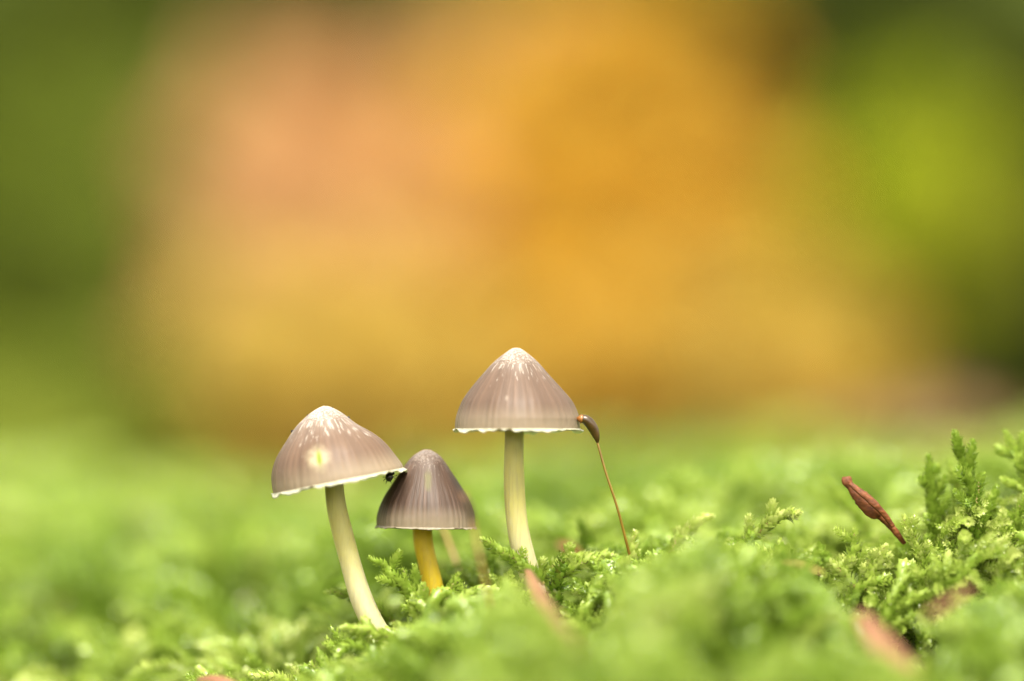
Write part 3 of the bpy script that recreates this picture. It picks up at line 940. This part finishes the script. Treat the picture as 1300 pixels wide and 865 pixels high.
# insect between the two lower caps
M_BUG = simple('insect_black', (0.006, 0.004, 0.004), (0.02, 0.012, 0.01), 20, 0.25, 0.5)
bp = P(494, 606, -0.18)
bug = thing('insect', bp, 'tiny black insect clinging between the two lower caps', 'insect')
link('abdomen', ball((0.0, 0, 0), (0.036, 0.032, 0.042), 10, 14, 0.05, 2), M_BUG, bug)
link('head', ball((0.032, -0.004, 0.036), (0.02, 0.02, 0.018), 8, 10, 0.05, 3), M_BUG, bug)
for k_, (dx, dz) in enumerate(((-.055, -.035), (-.03, -.06), (.02, -.055), (.06, -.01), (.075, .02), (-.06, .0))):
    e = np.array([(0, 0, 0), (dx * .6, -.02, dz * .4), (dx, -.01, dz)])
    v, f = tube(spline(e, 8), 0.004, 6)
    link('leg', mesh_np('leg', v, f), M_BUG, bug)

# ------------------------------------------------------------------ forest floor and what grows behind
M_FLOOR = simple('forest_floor', (0.045, 0.05, 0.012), (0.10, 0.075, 0.025), 0.05, 0.95, 0.1)
M_BANK = simple('overgrown_bank', (0.035, 0.06, 0.008), (0.09, 0.11, 0.02), 0.02, 0.9, 0.1)
FZ = -6.0
n = 60
gx, gy = np.meshgrid(np.sign(np.linspace(-1, 1, n)) * np.abs(np.linspace(-1, 1, n)) ** 3 * 20000, np.sign(np.linspace(-1, 1, n)) * np.abs(np.linspace(-1, 1, n)) ** 3 * 20000, indexing='ij')
gz = FZ + (vnoise(gx / 70, gy / 70, 5) - 0.5) * 3 * np.clip((np.hypot(gx, gy) - 40) / 100, 0, 1)
V = np.stack([gx.ravel(), gy.ravel(), gz.ravel()], -1)
i, j = np.meshgrid(np.arange(n - 1), np.arange(n - 1), indexing='ij')
b = (i * n + j).ravel()
tag(link('forest_floor', mesh_np('forest_floor', V, np.stack([b, b + n, b + n + 1, b + 1], -1)), M_FLOOR), 'shaded forest floor', 'ground', kind='structure')
# overgrown bank closing the view
na, nb = 80, 30
ax_, bx_ = np.meshgrid(np.linspace(-1100, 1100, na), np.linspace(0, 1, nb), indexing='ij')
V = np.stack([ax_, 520 + bx_ * 500 + 60 * vnoise(ax_ / 120, bx_ * 3, 6), FZ - 4 + 330 * bx_ ** 0.8 + 40 * (vnoise(ax_ / 60 + 9, bx_ * 9, 7) - 0.5) * np.minimum(1, bx_ * 4)], -1).reshape(-1, 3)
i, j = np.meshgrid(np.arange(na - 1), np.arange(nb - 1), indexing='ij')
b = (i * nb + j).ravel()
tag(link('bank', mesh_np('bank', V, np.stack([b, b + nb, b + nb + 1, b + 1], -1)), M_BANK), 'overgrown dark green bank far behind', 'bank', kind='structure')

M_BARK = simple('bark', (0.06, 0.045, 0.03), (0.14, 0.10, 0.07), 1.2, 0.8, 0.2)


def broad_leaves(p, d, nrm, L, W, tint, droop):
    """ovate folded leaf, 9 vertices, 8 triangles"""
    s = np.cross(d, nrm)
    fr = np.array([0, .3, .65, 1.0])
    hw = np.array([0, 1.0, .8, 0])
    vs_ = []
    for f_, h_ in zip(fr, hw):
        c = p + d * (L * f_)[:, None] - nrm * (L * droop * f_ * f_)[:, None]
        if h_ == 0:
            vs_.append(c)
        else:
            vs_ += [c + s * (W * h_)[:, None] + nrm * (W * h_ * .3)[:, None], c, c - s * (W * h_)[:, None] + nrm * (W * h_ * .3)[:, None]]
    V = np.stack(vs_, 1).reshape(-1, 3)
    T = np.array([[0, 2, 1], [0, 3, 2], [1, 2, 5], [1, 5, 4], [2, 3, 6], [2, 6, 5], [4, 5, 7], [5, 6, 7]])
    F = (np.arange(len(p))[:, None, None] * 8 + T[None]).reshape(-1, 3)
    return V, F, np.repeat(tint, 8)


def leafy_plant(name, label, cat, group, base, crown_c, crown_r, nleaf, leaf, mat, seed, nlimb=9, trunk=0.3, tint_fn=None, flat=0.4):
    rg = np.random.default_rng(seed)
    base, cc, cr = np.asarray(base, float), np.asarray(crown_c, float), np.asarray(crown_r, float)
    root = thing(name, base, label, cat, group)
    top = cc + np.array((0, 0, cr[2] * 0.6))
    mid = (base + top) / 2 + rg.normal(0, 0.06, 3) * np.linalg.norm(top - base)
    q = spline([base, mid, top], 24)
    v, f = tube(q - base, np.linspace(trunk, trunk * 0.25, 24), 10)
    tr = link('trunk', mesh_np('trunk', v, f), M_BARK, root)
    ends, bv, bf, off = [], [], [], 0
    for k_ in range(nlimb):
        st_ = q[int(rg.uniform(6, 23))]
        dr = norm(rg.normal(size=3)) * rg.uniform(0.55, 0.98)
        e = cc + cr * dr
        m_ = (st_ + e) / 2 + np.array((0, 0, 0.1)) * np.linalg.norm(e - st_)
        bq = spline([st_, m_, e], 14)
        v, f = tube(bq - base, np.linspace(trunk * 0.4, trunk * 0.08, 14), 6)
        bv.append(v); bf.append(f + off); off += len(v)
        ends.append(bq)
    link('limbs', mesh_np('limbs', np.vstack(bv), np.vstack(bf)), M_BARK, tr)
    # leaves: half along the limbs, half spread through the crown in loose tufts
    nl = nleaf // 3
    bi = rg.integers(0, nlimb, nl)
    fi = rg.integers(4, 14, nl)
    p1 = np.array([ends[a_][b_] for a_, b_ in zip(bi, fi)]) + rg.normal(0, 0.09, (nl, 3)) * cr
    ncl = max(6, nleaf // 25)
    dirs = norm(rg.normal(size=(ncl, 3))) * (rg.random((ncl, 1)) ** 0.4)
    cen = cc + dirs * cr * 0.95
    p2 = cen[rg.integers(0, ncl, nleaf - nl)] + rg.normal(0, 0.17, (nleaf - nl, 3)) * cr
    p = np.vstack([p1, p2])
    m_ = len(p)
    out = norm((p - cc) / cr + rg.normal(0, 0.5, (m_, 3)))
    d = norm(out + np.array((0, 0, -0.35)) + rg.normal(0, 0.4, (m_, 3)))
    nr = norm(np.array((0, -0.75, flat + 0.4)) + rg.normal(0, 0.45, (m_, 3)))
    nr = norm(nr - d * (nr * d).sum(1, keepdims=True))
    L = leaf * rg.uniform(0.65, 1.2, m_)
    tint = rg.random(m_) if tint_fn is None else np.clip(tint_fn(p, cc, cr) + rg.normal(0, 0.1, m_), 0, 1)
    V, F, T = broad_leaves(p - d * L[:, None] * 0.5, d, nr, L, L * 0.33, tint, rg.uniform(0, .35, m_))
    lv = link('crown', mesh_np('crown', V - base, F, False, {'tint': ('FLOAT', T)}), mat, root)
    return root


def plant_at(px, row, y, rx, ry, depth, **kw):
    """crown centred on a photograph pixel at depth y, radii in photograph pixels"""
    c = P(px, row, y)
    s = (y + CD) / FPX
    return dict(base=(c[0] + kw.get('bx', 0), y, FZ - 0.5), crown_c=c, crown_r=(rx * s, depth, ry * s))


M_TAN = foliage_mat('leaf_tan_orange', [(0, (0.446, 0.230, 0.086)), (0.5, (0.518, 0.300, 0.129)), (1, (0.554, 0.360, 0.173))], 0.55)
M_ORANGE = foliage_mat('leaf_orange', [(0, (0.469, 0.240, 0.020)), (0.5, (0.535, 0.316, 0.032)), (1, (0.564, 0.382, 0.056))], 0.55)
M_YELLOW = foliage_mat('leaf_yellow', [(0, (0.436, 0.277, 0.043)), (0.5, (0.487, 0.341, 0.061)), (1, (0.503, 0.388, 0.098))], 0.5)
M_LIME = foliage_mat('leaf_lime', [(0, (0.173, 0.229, 0.005)), (0.5, (0.258, 0.299, 0.009)), (1, (0.331, 0.343, 0.018))])
M_GREEN = foliage_mat('leaf_dark_green', [(0, (0.019, 0.032, 0.001)), (0.5, (0.035, 0.050, 0.003)), (1, (0.059, 0.072, 0.006))])
M_MID = foliage_mat('leaf_mid_green', [(0, (0.051, 0.076, 0.004)), (0.5, (0.085, 0.112, 0.007)), (1, (0.119, 0.144, 0.013))])
M_FRESH = foliage_mat('leaf_fresh_green', [(0, (0.086, 0.116, 0.008)), (0.5, (0.125, 0.159, 0.012)), (1, (0.165, 0.195, 0.020))])

AUT = 'autumn saplings behind the moss'
for k_, (px, row, y, rx, ry, mt) in enumerate([
        (355, 190, 76, 100, 105, M_TAN), (370, 265, 74, 110, 110, M_TAN), (470, 180, 80, 120, 110, M_TAN), (370, 365, 68, 115, 110, M_TAN), (500, 320, 72, 120, 120, M_TAN), (560, 230, 78, 110, 110, M_TAN),
        (640, 100, 86, 120, 100, M_TAN), (790, 110, 82, 130, 120, M_ORANGE), (670, 240, 76, 125, 115, M_ORANGE), (850, 240, 78, 120, 120, M_ORANGE), (730, 360, 70, 125, 105, M_ORANGE), (765, 235, 72, 110, 90, M_ORANGE),
        (920, 350, 72, 105, 110, M_ORANGE), (700, 490, 62, 110, 90, M_ORANGE), (310, 500, 60, 105, 95, M_YELLOW), (430, 475, 64, 110, 105, M_YELLOW), (570, 480, 60, 100, 95, M_YELLOW),
        (840, 475, 62, 100, 90, M_YELLOW), (980, 470, 66, 100, 85, M_YELLOW)]):
    leafy_plant('sapling', {M_TAN: 'blurred sapling with peach coloured autumn leaves in the background', M_ORANGE: 'blurred sapling with golden orange autumn leaves in the background',
                            M_YELLOW: 'low blurred sapling with golden yellow leaves just beyond the moss'}[mt], 'sapling', AUT,
                nleaf=170, leaf=3.2, mat=mt, seed=400 + k_, trunk=.16, nlimb=7, **plant_at(px, row, y, rx, ry, 2.2))
leafy_plant('shrub', 'lime green leafy shrub beside the golden orange saplings', 'shrub', None, nleaf=300, leaf=4.2, mat=M_LIME, seed=46, trunk=.3, **plant_at(1140, 270, 95, 78, 140, 5))
leafy_plant('shrub', 'low fresh green shrub beside the golden yellow saplings', 'shrub', None, nleaf=420, leaf=3.0, mat=M_FRESH, seed=47, trunk=.2, **plant_at(40, 545, 48, 170, 60, 4))
BG = 'dark green bushes in the background'
for k_, (px, row, y, rx, ry, mt, lab) in enumerate([
        (60, 330, 190, 210, 330, M_MID, 'mid green bush beside the peach coloured saplings'),
        (250, 60, 260, 260, 260, M_GREEN, 'dark bush towering behind the peach coloured saplings'),
        (560, 150, 320, 300, 420, M_MID, 'mid green bush hidden behind the middle of the autumn saplings'),
        (900, 180, 300, 260, 420, M_MID, 'mid green bush behind the golden orange saplings'),
        (1180, 110, 230, 200, 300, M_GREEN, 'darkest bush rising behind the lime green shrub'),
        (1330, 330, 200, 170, 330, M_GREEN, 'dark bush right of the lime green shrub'),
        (-120, 300, 240, 200, 400, M_GREEN, 'dark bush left beyond the mid green bush')]):
    leafy_plant('bush', lab, 'bush', BG, nleaf=1500, leaf=7.0, mat=mt, seed=60 + k_, trunk=1.2, nlimb=14, **plant_at(px, row, y, rx, ry, 22))

# brown fallen leaves on the far crest of the moss
for k_, (px, row, y, w, lab) in enumerate([(1150, 545, 17, 60, 'curled brown fallen leaf on the far crest of moss beyond the husk'),
                                          (1225, 535, 20, 60, 'brown fallen leaf on the far crest beyond the upright moss tuft'),
                                          (1090, 555, 19, 45, 'small brown fallen leaf on the far moss crest left of another')]):
    strip('fallen_leaf', lab, 'leaf', [(px - 75, row + 25, y, 8), (px - 40, row - 8, y - .2, w), (px, row - 18, y - .3, w * 1.2), (px + 40, row, y, w), (px + 80, row + 32, y + .3, 8)],
          M_DEAD, 0.35, (0.1, -0.8, 0.7), 0.015, 0.06, 80 + k_, 'fallen leaves on the far moss crest')
